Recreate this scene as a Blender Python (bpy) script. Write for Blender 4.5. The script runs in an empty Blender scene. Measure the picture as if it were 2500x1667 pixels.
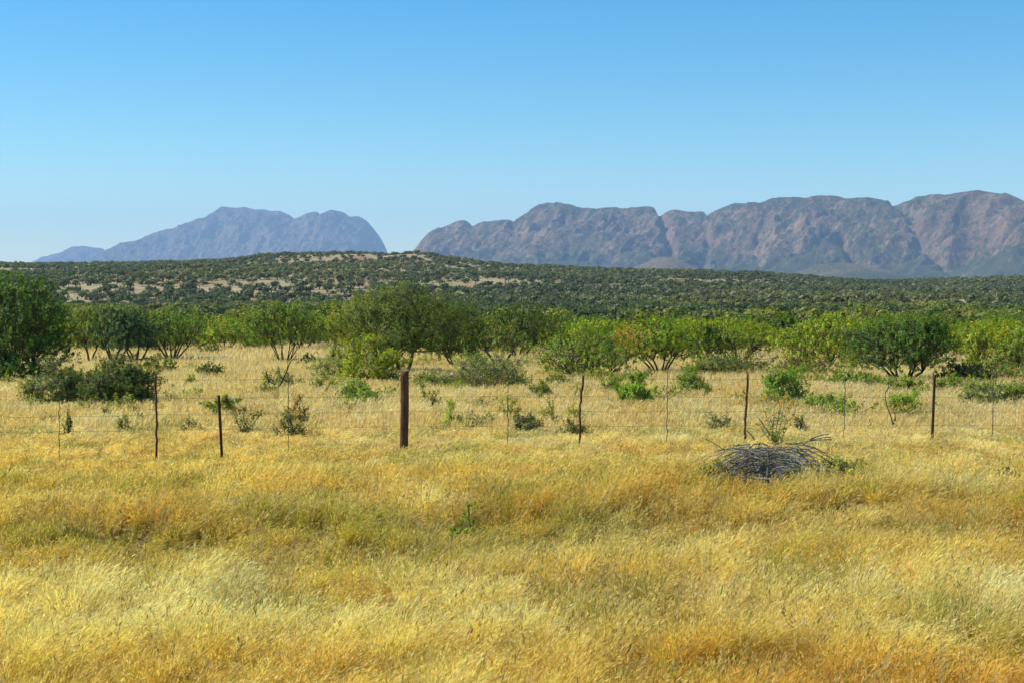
import bpy, math
import numpy as np
from math import radians, pi, sin, cos

sc = bpy.context.scene
# ------------------------------------------------------------------ camera
EYE = 3.2                      # metres above the road verge
FPX, CX, CY, HOR = 3472.0, 1250.0, 833.5, 690.0   # photo pixels: focal length, centre, horizon row
PITCH = math.atan((CY - HOR) / FPX)
cam = bpy.data.cameras.new('camera')
cam.sensor_width = 36.0
cam.lens = 36.0 * FPX / 2500.0
cam.clip_start, cam.clip_end = 0.1, 60000.0
cam_o = bpy.data.objects.new('camera', cam)
sc.collection.objects.link(cam_o)
cam_o.location = (0, 0, EYE)
cam_o.rotation_euler = (pi / 2 - PITCH, 0, 0)
sc.camera = cam_o
# ------------------------------------------------------------------ light
SUN_AZ, SUN_EL = -80.0, 50.0   # degrees: azimuth from straight ahead (minus = left), elevation
w = bpy.data.worlds.new('World')
sc.world = w
w.use_nodes = True
nt = w.node_tree
bg = nt.nodes['Background']
sky = nt.nodes.new('ShaderNodeTexSky')
sky.sky_type = 'NISHITA'
sky.sun_disc = False
sky.sun_elevation = radians(SUN_EL)
sky.sun_rotation = radians(SUN_AZ)
sky.altitude = 1200
sky.air_density = 1.0
sky.dust_density = 0.3
sky.ozone_density = 2.0
hs = nt.nodes.new('ShaderNodeHueSaturation')
hs.inputs['Saturation'].default_value = 1.5
hs.inputs['Hue'].default_value = 0.490
nt.links.new(sky.outputs[0], hs.inputs['Color'])
tcw = nt.nodes.new('ShaderNodeTexCoord')
sxw = nt.nodes.new('ShaderNodeSeparateXYZ')
nt.links.new(tcw.outputs['Generated'], sxw.inputs[0])
rw = nt.nodes.new('ShaderNodeValToRGB')
rw.color_ramp.elements[0].position, rw.color_ramp.elements[0].color = 0.02, (0.97, 1.0, 0.84, 1)
rw.color_ramp.elements[1].position, rw.color_ramp.elements[1].color = 0.26, (0.80, 0.93, 1.0, 1)
nt.links.new(sxw.outputs[2], rw.inputs[0])
mw_ = nt.nodes.new('ShaderNodeMix')
mw_.data_type, mw_.blend_type = 'RGBA', 'MULTIPLY'
mw_.inputs[0].default_value = 1.0
nt.links.new(hs.outputs[0], mw_.inputs[6])
nt.links.new(rw.outputs[0], mw_.inputs[7])
nt.links.new(mw_.outputs[2], bg.inputs[0])
bg.inputs[1].default_value = 0.108
sun = bpy.data.lights.new('sun', 'SUN')
sun.energy = 4.3
sun.angle = radians(0.53)
sun.color = (1.0, 0.93, 0.80)
sun_o = bpy.data.objects.new('sun', sun)
sc.collection.objects.link(sun_o)
a, e = radians(SUN_AZ), radians(SUN_EL)
from mathutils import Vector
sun_o.rotation_euler = Vector((sin(a) * cos(e), cos(a) * cos(e), sin(e))).to_track_quat('Z', 'Y').to_euler()
sun_o.location = (-20, 10, 40)
sc.view_settings.view_transform = 'Standard'
sc.view_settings.look = 'None'
sc.view_settings.exposure = 0.6
sc.view_settings.gamma = 1.0
sc.cycles.use_denoising = True
sc.cycles.max_bounces = 6
sc.cycles.transparent_max_bounces = 8
sc.cycles.volume_bounces = 1

# ------------------------------------------------------------------ helpers
def ray(x, y):
    u, v = (x - CX) / FPX, (CY - y) / FPX
    c, s = cos(PITCH), sin(PITCH)
    return np.array([u, c + v * s, -s + v * c])

def at(x, y, D):
    """world point seen at photo pixel x, y, D metres ahead"""
    d = ray(x, y)
    return np.array([0, 0, EYE]) + d * (D / d[1])

def _hash(ix, iy, seed):
    h = (ix.astype(np.int64) * 374761393 + iy.astype(np.int64) * 668265263 + seed * 2147483647) & 0xFFFFFFFF
    h = ((h ^ (h >> 13)) * 1274126177) & 0xFFFFFFFF
    h = (h ^ (h >> 16)) & 0xFFFFFFFF
    h = (h * 2246822519) & 0xFFFFFFFF
    return ((h ^ (h >> 15)) & 0xFFFFFF) / float(0xFFFFFF)

def vn(x, y, seed=0):
    x, y = np.broadcast_arrays(np.asarray(x, float), np.asarray(y, float))
    ix, iy = np.floor(x), np.floor(y)
    fx, fy = x - ix, y - iy
    fx, fy = fx ** 3 * (fx * (fx * 6 - 15) + 10), fy ** 3 * (fy * (fy * 6 - 15) + 10)
    A, B = _hash(ix, iy, seed), _hash(ix + 1, iy, seed)
    C, D = _hash(ix, iy + 1, seed), _hash(ix + 1, iy + 1, seed)
    return (A * (1 - fx) + B * fx) * (1 - fy) + (C * (1 - fx) + D * fx) * fy

def fbm(x, y, oct=4, seed=0):
    t, amp, n = 0.0, 1.0, 0.0
    for k in range(oct):
        t = t + amp * vn(x * 2 ** k + 17.3 * k, y * 2 ** k - 9.1 * k, seed + k)
        n += amp
        amp *= 0.5
    return t / n

def ridged(x, y, oct=4, seed=0):
    t, amp, n = 0.0, 1.0, 0.0
    for k in range(oct):
        t = t + amp * (1 - np.abs(2 * vn(x * 2 ** k + 7.7 * k, y * 2 ** k + 3.1 * k, seed + k) - 1))
        n += amp
        amp *= 0.5
    return t / n

def mesh_np(name, V, Q, mats, col=None, midx=None, smooth=False):
    V = np.ascontiguousarray(V, dtype=np.float32)
    Q = np.ascontiguousarray(Q, dtype=np.int32)
    me = bpy.data.meshes.new(name)
    nf, k = Q.shape
    me.vertices.add(len(V))
    me.vertices.foreach_set('co', V.ravel())
    me.loops.add(nf * k)
    me.loops.foreach_set('vertex_index', Q.ravel())
    me.polygons.add(nf)
    me.polygons.foreach_set('loop_start', np.arange(0, nf * k, k, dtype=np.int32))
    if midx is not None:
        me.polygons.foreach_set('material_index', np.ascontiguousarray(midx, dtype=np.int32))
    me.polygons.foreach_set('use_smooth', np.full(nf, smooth, dtype=bool))
    for m in (mats if isinstance(mats, (list, tuple)) else [mats]):
        me.materials.append(m)
    if col is not None:
        at_ = me.attributes.new('tint', 'FLOAT_COLOR', 'FACE')
        c4 = np.ones((nf, 4), dtype=np.float32)
        c4[:, :3] = col
        at_.data.foreach_set('color', c4.ravel())
    me.update(calc_edges=True)
    return me

def link(name, data, parent=None, loc=None, rz=0.0):
    o = bpy.data.objects.new(name, data)
    sc.collection.objects.link(o)
    if parent:
        o.parent = parent
    if loc is not None:
        o.location = [float(v) for v in loc]
    o.rotation_euler = (0, 0, rz)
    return o

def tag(o, label=None, cat=None, group=None, kind=None):
    for k, v in (('label', label), ('category', cat), ('group', group), ('kind', kind)):
        if v:
            o[k] = v
    return o

def unit(v):
    return v / np.maximum(np.linalg.norm(v, axis=-1, keepdims=True), 1e-9)

class MB:
    """collects quads"""
    def __init__(self):
        self.V, self.Q, self.C, self.M, self.n = [], [], [], [], 0
    def add(self, V, Q, col=None, m=0):
        V = np.asarray(V, float).reshape(-1, 3)
        Q = np.asarray(Q, int).reshape(-1, 4)
        self.V.append(V)
        self.Q.append(Q + self.n)
        self.n += len(V)
        self.C.append(np.broadcast_to(np.asarray(col if col is not None else (1, 1, 1), float), (len(Q), 3)))
        self.M.append(np.full(len(Q), m))
    def cards(self, P, A, B, col, taper=0.35, m=0):
        """one leaf quad at each P: half axis A along it, half axis B across it"""
        N = len(P)
        V = np.stack([P - A - B * taper, P - A * 0.1 - B, P + A, P - A * 0.1 + B], 1).reshape(-1, 3)
        self.add(V, np.arange(N * 4).reshape(N, 4), col, m)
    def tube(self, pts, rad, n=6, col=None, m=0, cap=False):
        pts = np.asarray(pts, float)
        rad = np.broadcast_to(np.asarray(rad, float), (len(pts),))
        t = unit(np.gradient(pts, axis=0))
        ref = np.array([0.31, 0.83, 0.46])
        x = unit(np.cross(t, ref))
        y = np.cross(t, x)
        an = np.arange(n) * 2 * pi / n
        ring = pts[:, None] + rad[:, None, None] * (np.cos(an)[None, :, None] * x[:, None] + np.sin(an)[None, :, None] * y[:, None])
        k = len(pts)
        i, j = np.meshgrid(np.arange(k - 1), np.arange(n), indexing='ij')
        Q = np.stack([i * n + j, i * n + (j + 1) % n, (i + 1) * n + (j + 1) % n, (i + 1) * n + j], -1).reshape(-1, 4)
        V = ring.reshape(-1, 3)
        if cap:
            base = (k - 1) * n
            for q in range(0, n - 2, 2):
                Q = np.vstack([Q, [[base, base + q + 1, base + q + 2, base + (q + 3) % n]]])
        self.add(V, Q, col, m)
    def mesh(self, name, mats, smooth=False):
        return mesh_np(name, np.vstack(self.V), np.vstack(self.Q), mats, np.vstack(self.C), np.concatenate(self.M), smooth)

# ------------------------------------------------------------------ materials
def new_mat(name):
    m = bpy.data.materials.new(name)
    m.use_nodes = True
    t = m.node_tree
    b = t.nodes['Principled BSDF']
    b.inputs['Roughness'].default_value = 0.85
    b.inputs['Specular IOR Level'].default_value = 0.15
    return m, t, b

def N(t, typ, **kw):
    n = t.nodes.new(typ)
    for k, v in kw.items():
        setattr(n, k, v)
    return n

def noise(t, scale, detail=4, rough=0.55, coord=None):
    n = N(t, 'ShaderNodeTexNoise')
    n.inputs['Scale'].default_value = scale
    n.inputs['Detail'].default_value = detail
    n.inputs['Roughness'].default_value = rough
    if coord is not None:
        t.links.new(coord, n.inputs['Vector'])
    return n

def ramp(t, fac, stops):
    r = N(t, 'ShaderNodeValToRGB')
    els = r.color_ramp.elements
    while len(els) < len(stops):
        els.new(0.5)
    for el, (p, c) in zip(els, stops):
        el.position = p
        el.color = (*c, 1)
    t.links.new(fac, r.inputs[0])
    return r

def mix(t, fac, A, B, typ='MIX'):
    n = N(t, 'ShaderNodeMix', data_type='RGBA', blend_type=typ)
    for s, v in ((n.inputs[0], fac), (n.inputs[6], A), (n.inputs[7], B)):
        if hasattr(v, 'is_linked'):
            t.links.new(v, s)
        elif isinstance(v, tuple):
            s.default_value = (*v, 1)
        else:
            s.default_value = v
    return n.outputs[2]

def leafy(name, trans, gloss=0.12, rough=0.6):
    """thin leaf / blade: its own tint, part of the light passes through"""
    m = bpy.data.materials.new(name)
    m.use_nodes = True
    t = m.node_tree
    t.nodes.remove(t.nodes['Principled BSDF'])
    out = t.nodes['Material Output']
    at_ = N(t, 'ShaderNodeAttribute', attribute_name='tint')
    gm = N(t, 'ShaderNodeNewGeometry')
    nz = noise(t, 0.9, 3, 0.6, gm.outputs['Position'])
    c = mix(t, 1.0, at_.outputs['Color'], ramp(t, nz.outputs[0], [(0.25, (0.82, 0.84, 0.86)), (0.75, (1.16, 1.14, 1.08))]).outputs[0], 'MULTIPLY')
    d = N(t, 'ShaderNodeBsdfDiffuse')
    tr = N(t, 'ShaderNodeBsdfTranslucent')
    g = N(t, 'ShaderNodeBsdfGlossy')
    g.inputs['Roughness'].default_value = rough
    g.inputs['Color'].default_value = (0.9, 0.9, 0.85, 1)
    t.links.new(c, d.inputs['Color'])
    t.links.new(mix(t, 1.0, c, (1.25, 1.2, 0.7), 'MULTIPLY'), tr.inputs['Color'])
    m1 = N(t, 'ShaderNodeMixShader')
    m1.inputs[0].default_value = trans
    t.links.new(d.outputs[0], m1.inputs[1])
    t.links.new(tr.outputs[0], m1.inputs[2])
    m2 = N(t, 'ShaderNodeMixShader')
    m2.inputs[0].default_value = gloss * 0.25
    t.links.new(m1.outputs[0], m2.inputs[1])
    t.links.new(g.outputs[0], m2.inputs[2])
    t.links.new(m2.outputs[0], out.inputs['Surface'])
    return m

M_LEAF = leafy('leaf', 0.36)
M_GRASS = leafy('dry_grass_blade', 0.5, 0.06, 0.6)
M_PETAL = leafy('petal', 0.4)

def wood(name, c1, c2, scale=14.0, bump=0.4):
    m, t, b = new_mat(name)
    co = N(t, 'ShaderNodeTexCoord')
    mp = N(t, 'ShaderNodeMapping')
    mp.inputs['Scale'].default_value = (1, 1, 0.22)
    t.links.new(co.outputs['Object'], mp.inputs[0])
    n1 = noise(t, scale, 6, 0.65, mp.outputs[0])
    r = ramp(t, n1.outputs[0], [(0.3, c1), (0.7, c2)])
    t.links.new(r.outputs[0], b.inputs['Base Color'])
    bp = N(t, 'ShaderNodeBump')
    bp.inputs['Strength'].default_value = bump
    bp.inputs['Distance'].default_value = 0.02
    t.links.new(n1.outputs[0], bp.inputs['Height'])
    t.links.new(bp.outputs[0], b.inputs['Normal'])
    return m

M_BARK = wood('acacia_bark', (0.035, 0.026, 0.02), (0.12, 0.09, 0.065))
M_TWIG = wood('grey_twig', (0.09, 0.09, 0.075), (0.24, 0.22, 0.18))
M_DEAD = wood('bleached_branch', (0.03, 0.029, 0.025), (0.36, 0.34, 0.28), 4.0)
M_CHAR = wood('dark_dead_wood', (0.02, 0.017, 0.015), (0.07, 0.055, 0.045))
M_POST = wood('weathered_fence_post', (0.045, 0.022, 0.014), (0.17, 0.085, 0.045), 22.0, 0.7)
M_IRON = wood('rusted_iron', (0.03, 0.018, 0.014), (0.085, 0.04, 0.026), 30.0, 0.2)
mw, t, b = new_mat('galvanised_wire')
nz = noise(t, 20)
t.links.new(ramp(t, nz.outputs[0], [(0.3, (0.07, 0.06, 0.05)), (0.7, (0.18, 0.165, 0.145))]).outputs[0], b.inputs['Base Color'])
b.inputs['Metallic'].default_value = 0.3
b.inputs['Roughness'].default_value = 0.55
M_WIRE = mw

# ------------------------------------------------------------------ terrain
_gy = np.array([-40, 0, 30, 60, 130, 250, 400, 480, 700, 3000.0])
_gz = np.array([0, 0, -0.38, -0.95, -2.75, -4.3, -4.7, -4.8, -6.0, -7.0])

def gz(X, Y):
    X, Y = np.asarray(X, float), np.asarray(Y, float)
    z = np.interp(Y, _gy, _gz)
    near = np.clip((90 - Y) / 60, 0, 1)
    z = z + near * 0.22 * (fbm(X / 6.0 + 40, Y / 6.0, 3, 5) - 0.5)
    z = z - 0.30 * np.exp(-((Y - 17.6 - 1.2 * np.sin(X * 0.35)) / 1.3) ** 2)
    return z + np.clip(Y / 60 - 0.5, 0, 1) * 0.5 * (fbm(X / 40.0, Y / 40.0, 2, 9) - 0.5)

def ground_at(x, y, lift=None):
    """ground point whose grass top (lift above the soil) is met by the view ray through photo pixel x, y"""
    d = ray(x, y)
    Ds = np.concatenate([np.arange(5, 200, 0.05), np.arange(200, 700, 0.5)])
    k = Ds / d[1]
    if lift is None:
        lift = np.interp(Ds, [10, 18, 26, 34, 60, 120], [.5, .42, .3, .22, .18, .1])
    zz = EYE + d[2] * k - gz(d[0] * k, Ds) - lift
    i = int(np.argmax(zz < 0))
    D = Ds[i]
    return np.array([d[0] * D / d[1], D, gz(d[0] * D / d[1], D)])

gm_, t, b = new_mat('dry_veld_soil')
geo = N(t, 'ShaderNodeNewGeometry')
n1 = noise(t, 0.05, 6, 0.6, geo.outputs['Position'])
n2 = noise(t, 1.4, 6, 0.65, geo.outputs['Position'])
n3 = noise(t, 0.011, 4, 0.5, geo.outputs['Position'])
c1 = ramp(t, n1.outputs[0], [(0.3, (0.40, 0.29, 0.12)), (0.55, (0.47, 0.36, 0.17)), (0.75, (0.36, 0.21, 0.09))]).outputs[0]
c2 = mix(t, 1.0, c1, ramp(t, n2.outputs[0], [(0.3, (0.7, 0.7, 0.7)), (0.7, (1.15, 1.15, 1.15))]).outputs[0], 'MULTIPLY')
t.links.new(c2, b.inputs['Base Color'])
M_SOIL = gm_

def grid_mesh(name, X, Y, Z, mat, smooth=True):
    r, c = X.shape
    V = np.stack([X, Y, Z], -1).reshape(-1, 3)
    i, j = np.meshgrid(np.arange(r - 1), np.arange(c - 1), indexing='ij')
    Q = np.stack([i * c + j, i * c + j + 1, (i + 1) * c + j + 1, (i + 1) * c + j], -1).reshape(-1, 4)
    return mesh_np(name, V, Q, mat, None, None, smooth)

Ys = np.concatenate([np.arange(-30, 40, 0.4), np.arange(40, 140, 1.5), np.geomspace(140, 700, 60), np.geomspace(750, 18300, 30)])
Us = np.linspace(-1, 1, 221)
half = np.interp(Ys, [-30, 30, 140, 700, 16000], [45, 45, 110, 480, 12000])
XX = half[:, None] * np.sign(Us)[None] * np.abs(Us)[None] ** 1.2
YY = np.broadcast_to(Ys[:, None], XX.shape)
g_o = link('ground', grid_mesh('ground', XX, YY, gz(XX, YY), M_SOIL))
tag(g_o, kind='structure')

# ------------------------------------------------------------------ low bush-covered hill behind the plain
HC = np.array([(-400, 642), (0, 645), (96, 647), (268, 645), (421, 643), (574, 638), (651, 633), (727, 624), (804, 621), (900, 621),
               (945, 622), (972, 628), (1014, 624), (1049, 623), (1106, 634), (1183, 648), (1259, 656), (1374, 659), (1489, 663),
               (1584, 665), (1700, 669), (1791, 671), (1887, 684), (1983, 689), (2097, 690), (2212, 689), (2308, 682), (2384, 689),
               (2442, 695), (2500, 697), (2900, 699)], float)
HD = 1300.0
def hill_crest(u):
    y = np.interp(u * FPX + CX, HC[:, 0], HC[:, 1])
    return EYE + (HOR - y) / FPX * HD
def hill_z(X, Y):
    u = X / HD
    zc = hill_crest(u) + 4.0
    s = np.clip((Y - 430) / (HD - 430), 0, 1)
    g = np.interp(s, [0, 0.12, 0.3, 0.55, 0.8, 1], [0, 0.05, 0.24, 0.56, 0.86, 1])
    z = -5.0 + (zc + 1.0) * g
    back = np.clip((Y - HD) / 900, 0, 1)
    z = z - (zc + 8) * (back ** 1.3)
    und = (fbm(X / 130.0, Y / 160.0, 4, 31) - 0.5) * 9.0 * np.clip(s * 4, 0, 1) * np.clip((1 - s) * 4, 0, 1)
    z = z + und
    return z - 6.0 * np.clip((455 - Y) / 25, 0, 1)
Ys = np.concatenate([np.linspace(428, 1300, 150), np.linspace(1310, 2250, 40)])
Xs = np.linspace(-760, 760, 420)
XX, YY = np.meshgrid(Xs, Ys)
hm, t, b = new_mat('hill_soil')
geo = N(t, 'ShaderNodeNewGeometry')
n1 = noise(t, 0.018, 5, 0.6, geo.outputs['Position'])
n2 = noise(t, 0.25, 5, 0.7, geo.outputs['Position'])
c1 = ramp(t, n1.outputs[0], [(0.35, (0.36, 0.32, 0.17)), (0.52, (0.34, 0.27, 0.14)), (0.64, (0.32, 0.19, 0.10)), (0.75, (0.28, 0.21, 0.11))]).outputs[0]
c2 = mix(t, 1.0, c1, ramp(t, n2.outputs[0], [(0.3, (0.65, 0.65, 0.65)), (0.7, (1.15, 1.15, 1.15))]).outputs[0], 'MULTIPLY')
t.links.new(c2, b.inputs['Base Color'])
tag(link('hill', grid_mesh('hill', XX, YY, hill_z(XX, YY), hm)), kind='structure')

# ------------------------------------------------------------------ mountains
def rock(name, base, pale, bush, bushamt, sc_=1.0):
    m, t, b = new_mat(name)
    geo = N(t, 'ShaderNodeNewGeometry')
    mp = N(t, 'ShaderNodeMapping')
    mp.inputs['Scale'].default_value = (1, 1, 0.55)
    t.links.new(geo.outputs['Position'], mp.inputs[0])
    P = mp.outputs[0]
    big, mid, fine = noise(t, 0.0022 * sc_, 5, 0.6, P), noise(t, 0.012 * sc_, 6, 0.7, P), noise(t, 0.04 * sc_, 5, 0.75, P)
    c = ramp(t, mid.outputs[0], [(0.35, base), (0.55, tuple(0.5 * (p + q) for p, q in zip(base, pale))), (0.68, pale)]).outputs[0]
    sep = N(t, 'ShaderNodeSeparateXYZ')
    t.links.new(geo.outputs['Normal'], sep.inputs[0])
    add = N(t, 'ShaderNodeMath', operation='ADD')
    b6 = N(t, 'ShaderNodeMath', operation='MULTIPLY')
    t.links.new(big.outputs[0], b6.inputs[0])
    b6.inputs[1].default_value = 0.55
    t.links.new(b6.outputs[0], add.inputs[0])
    sc2 = N(t, 'ShaderNodeMath', operation='MULTIPLY')
    t.links.new(fine.outputs[0], sc2.inputs[0])
    sc2.inputs[1].default_value = 1.35
    t.links.new(sc2.outputs[0], add.inputs[1])
    sl = N(t, 'ShaderNodeMath', operation='MULTIPLY_ADD')
    t.links.new(sep.outputs[2], sl.inputs[0])
    sl.inputs[1].default_value = 0.35
    t.links.new(add.outputs[0], sl.inputs[2])
    lo = bushamt
    sp = N(t, 'ShaderNodeSeparateXYZ')
    t.links.new(geo.outputs['Position'], sp.inputs[0])
    low = N(t, 'ShaderNodeMapRange')
    t.links.new(sp.outputs[2], low.inputs[0])
    low.inputs[1].default_value, low.inputs[2].default_value, low.inputs[3].default_value, low.inputs[4].default_value = 0, 190 / sc_, .13, -.03
    s3 = N(t, 'ShaderNodeMath', operation='ADD')
    t.links.new(sl.outputs[0], s3.inputs[0])
    t.links.new(low.outputs[0], s3.inputs[1])
    sl = s3
    f = ramp(t, sl.outputs[0], [(0.0, (0, 0, 0)), (1.0, (1, 1, 1))])
    mr = N(t, 'ShaderNodeMapRange')
    t.links.new(sl.outputs[0], mr.inputs[0])
    mr.inputs[1].default_value, mr.inputs[2].default_value = lo - 0.045, lo + 0.045
    t.nodes.remove(f)
    c = mix(t, mr.outputs[0], c, bush)
    t.links.new(c, b.inputs['Base Color'])
    bp = N(t, 'ShaderNodeBump')
    bp.inputs['Strength'].default_value = 1.0
    bp.inputs['Distance'].default_value = 30.0 / sc_
    hsum = N(t, 'ShaderNodeMath', operation='MULTIPLY_ADD')
    t.links.new(fine.outputs[0], hsum.inputs[0])
    hsum.inputs[1].default_value = 0.45
    t.links.new(mid.outputs[0], hsum.inputs[2])
    t.links.new(hsum.outputs[0], bp.inputs['Height'])
    t.links.new(bp.outputs[0], b.inputs['Normal'])
    return m

def mountain(name, prof, dist, depth, mat, seed, gullies=(), rough=1.0, lean=0.35, base_z=-6.0, step=2.2, ns=170, gshape=None):
    prof = np.array(prof, float)
    xs = np.arange(prof[0, 0], prof[-1, 0] + 0.1, step)
    yc = np.interp(xs, prof[:, 0], prof[:, 1])
    k = np.array([1, 2, 1]) / 4.0
    yc = np.convolve(np.pad(yc, 1, mode='edge'), k, 'valid')
    Dc = np.interp(xs, [d[0] for d in dist], [d[1] for d in dist])
    X = (xs - CX) / FPX * Dc
    zc = EYE + (HOR - yc) / FPX * Dc - base_z
    s = np.linspace(0, 1, ns)
    gp = gshape or ([0, 0.2, 0.4, 0.55, 0.7, 0.82, 0.92, 1], [0, 0.07, 0.22, 0.42, 0.66, 0.84, 0.955, 1])
    g = np.interp(s, *gp)
    g = np.convolve(np.pad(g, 4, mode='edge'), np.ones(9) / 9, 'valid')
    g[0], g[-1] = 0, 1
    S, XB = np.meshgrid(s, X, indexing='ij')
    DC = np.broadcast_to(Dc, S.shape)
    PX = np.broadcast_to(xs, S.shape)
    kw_ = np.exp(-0.5 * (np.arange(-40, 41) * step / 42.0) ** 2)
    zs_ = np.convolve(np.pad(zc, 40, mode='edge'), kw_ / kw_.sum(), 'valid')
    zs_ = np.minimum(zs_, zc * 1.25 + 8)
    ZS = np.interp((PX + 70 * (1 - S)).ravel(), xs, zs_).reshape(S.shape)
    ZC = ZS + (zc[None] - ZS) * S ** 4
    Dp = depth if np.ndim(depth) else np.full_like(Dc, depth)
    Y = DC - Dp * (1 - S)
    q = XB + lean * (DC - Y)
    warp = 260 * (fbm(q / 700, Y / 700, 3, seed + 50) - 0.5)
    env = np.clip(S * 2.2, 0, 1) * np.clip((1 - S) * 5.0, 0, 1) ** 0.8
    r1 = ridged((q + warp) / 620, Y / 2200, 2, seed) - 0.62
    r2 = ridged((q + warp) / 170, Y / 420, 3, seed + 11) - 0.58
    r3 = fbm(q / 60, Y / 60, 3, seed + 23) - 0.5
    r4 = ridged(q / 48, Y / 90, 2, seed + 29) - .6
    rel = np.clip(ZC / 330.0, 0.12, 1.2)
    Z = g[:, None] * ZC + rel * env * rough * (52 * r1 + 88 * r2 + 66 * r3 + 42 * r4)
    Z = Z + rough * 7 * rel * (fbm(XB / 35, Y / 35, 2, seed + 7) - 0.5)
    for (pts, width, dep) in gullies:
        pts = np.array(pts, float)
        cxp = np.interp(S, pts[:, 1], pts[:, 0]) + 14 * (fbm(S * 9 + width, PX * 0 + dep, 2, 3) - .5)
        on = np.clip((S - pts[0, 1]) * 8, 0, 1) * np.clip((pts[-1, 1] - S) * 12 + 0.4, 0, 1)
        Z = Z - .6 * dep * on * np.exp(-((PX - cxp) / width) ** 2)
    Z = np.minimum(Z, zc[None] * (.93 + .07 * S))
    Z = np.maximum(Z, -0.5) + base_z
    sb = np.linspace(0, 1, 10)[1:]
    YB = Dc[None] + sb[:, None] * 900
    ZB = base_z + zc[None] * (1 - sb[:, None] ** 1.4) - 4
    XA = np.vstack([XB, np.broadcast_to(X, YB.shape)])
    return tag(link(name, grid_mesh(name, XA, np.vstack([Y, YB]), np.vstack([Z, ZB]), mat)), kind='structure')

R_FAR = rock('far_granite', (0.13, 0.085, 0.065), (0.27, 0.19, 0.135), (0.055, 0.06, 0.035), 1.18)
R_NEAR = rock('red_granite', (0.145, 0.086, 0.055), (0.31, 0.205, 0.12), (0.066, 0.070, 0.026), 1.185)
R_HILL = rock('foothill_soil', (0.16, 0.10, 0.065), (0.27, 0.185, 0.115), (0.05, 0.07, 0.025), 1.30, 3.0)

mountain('mountain', [(80, 650), (94, 640), (126, 622), (153, 617), (176, 603), (207, 601), (230, 605), (249, 606), (268, 618), (277, 627), (300, 640), (330, 660)],
         [(0, 15500), (400, 15500)], 1500.0, R_FAR, 3, rough=0.8, step=4)
mountain('mountain', [(225, 660), (250, 634), (268, 620), (306, 592), (344, 587), (383, 568), (406, 561), (444, 558), (471, 543), (505, 532), (528, 515), (543, 505),
                      (574, 509), (597, 506), (624, 513), (647, 512), (658, 516), (685, 516), (708, 526), (721, 536), (750, 522), (769, 518), (778, 519), (785, 530),
                      (800, 519), (819, 514), (842, 520), (855, 531), (866, 529), (877, 529), (896, 540), (915, 562), (930, 582), (942, 605), (947, 620), (956, 645), (965, 665)],
         [(225, 13500), (965, 12600)], 2000.0, R_FAR, 12, lean=0.3,
         gullies=[([(690, 0.05), (620, 0.9)], 14, 60), ([(480, 0.05), (440, 0.8)], 12, 45), ([(600, 0.05), (560, 0.85)], 10, 45), ([(815, .3), (845, 0.97)], 10, 40)])
mountain('mountain', [(985, 665), (1000, 640), (1014, 620), (1037, 591), (1053, 572), (1076, 559), (1102, 547), (1120, 541), (1135, 539), (1146, 545), (1153, 554), (1166, 546), (1179, 541),
                      (1198, 541), (1221, 539), (1244, 539), (1254, 544), (1274, 530), (1297, 513), (1317, 500), (1336, 496), (1366, 497), (1397, 501),
                      (1420, 509), (1450, 513), (1500, 508), (1519, 510), (1550, 509), (1577, 505), (1596, 507), (1606, 521), (1623, 517), (1646, 513),
                      (1677, 517), (1700, 519), (1711, 521), (1716, 532), (1745, 515), (1791, 497), (1845, 499), (1883, 485), (1914, 484), (1967, 483), (1998, 478),
                      (2040, 480), (2063, 486), (2109, 484), (2151, 489), (2172, 498), (2208, 494), (2235, 481), (2270, 479), (2293, 481), (2327, 473),
                      (2354, 470), (2404, 474), (2450, 478), (2480, 490), (2500, 495), (2600, 505), (2700, 500), (2850, 560), (2950, 640)],
         [(985, 7600), (1700, 6700), (2500, 5600), (2950, 5200)], 1500.0, R_NEAR, 27, lean=0.45,
         gullies=[([(1560, 0.1), (1600, 0.6), (1612, 1.0)], 12, 75), ([(1640, 0.3), (1680, 0.6), (1705, .9)], 7, 22), ([(1960, 0.2), (1980, 0.62)], 16, 80),
                  ([(2380, 0.25), (2440, 0.5), (2470, 0.85)], 20, 110), ([(1240, 0.1), (1265, .4), (1300, 0.7)], 10, 26), ([(2160, 0.1), (2130, 0.4), (2180, 1.0)], 16, 50),
                  ([(1745, 0.2), (1790, .6), (1850, 0.8)], 9, 26)])
mountain('foothill', [(1500, 672), (1540, 657), (1580, 640), (1605, 629), (1628, 627), (1650, 632), (1690, 650), (1740, 672)], [(0, 4600), (3000, 4600)], 500.0, R_HILL, 41, rough=0.25, ns=50)
mountain('foothill', [(1890, 690), (1930, 672), (1975, 655), (2010, 645), (2055, 641), (2110, 648), (2160, 660), (2215, 677), (2260, 690)], [(0, 4200), (3000, 4200)], 500.0, R_HILL, 47, rough=0.25, ns=50)

# ------------------------------------------------------------------ plants
G_DARK, G_MID, G_BRIGHT, G_YEL, G_GREY, G_FRESH = ((0.040, 0.070, 0.016), (0.072, 0.112, 0.018), (0.115, 0.165, 0.014), (0.165, 0.185, 0.016), (0.095, 0.125, 0.060), (0.105, 0.165, 0.040))

def qbez(p0, p1, p2, n):
    t_ = np.linspace(0, 1, n)[:, None]
    return (1 - t_) ** 2 * p0 + 2 * t_ * (1 - t_) * p1 + t_ ** 2 * p2

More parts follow.
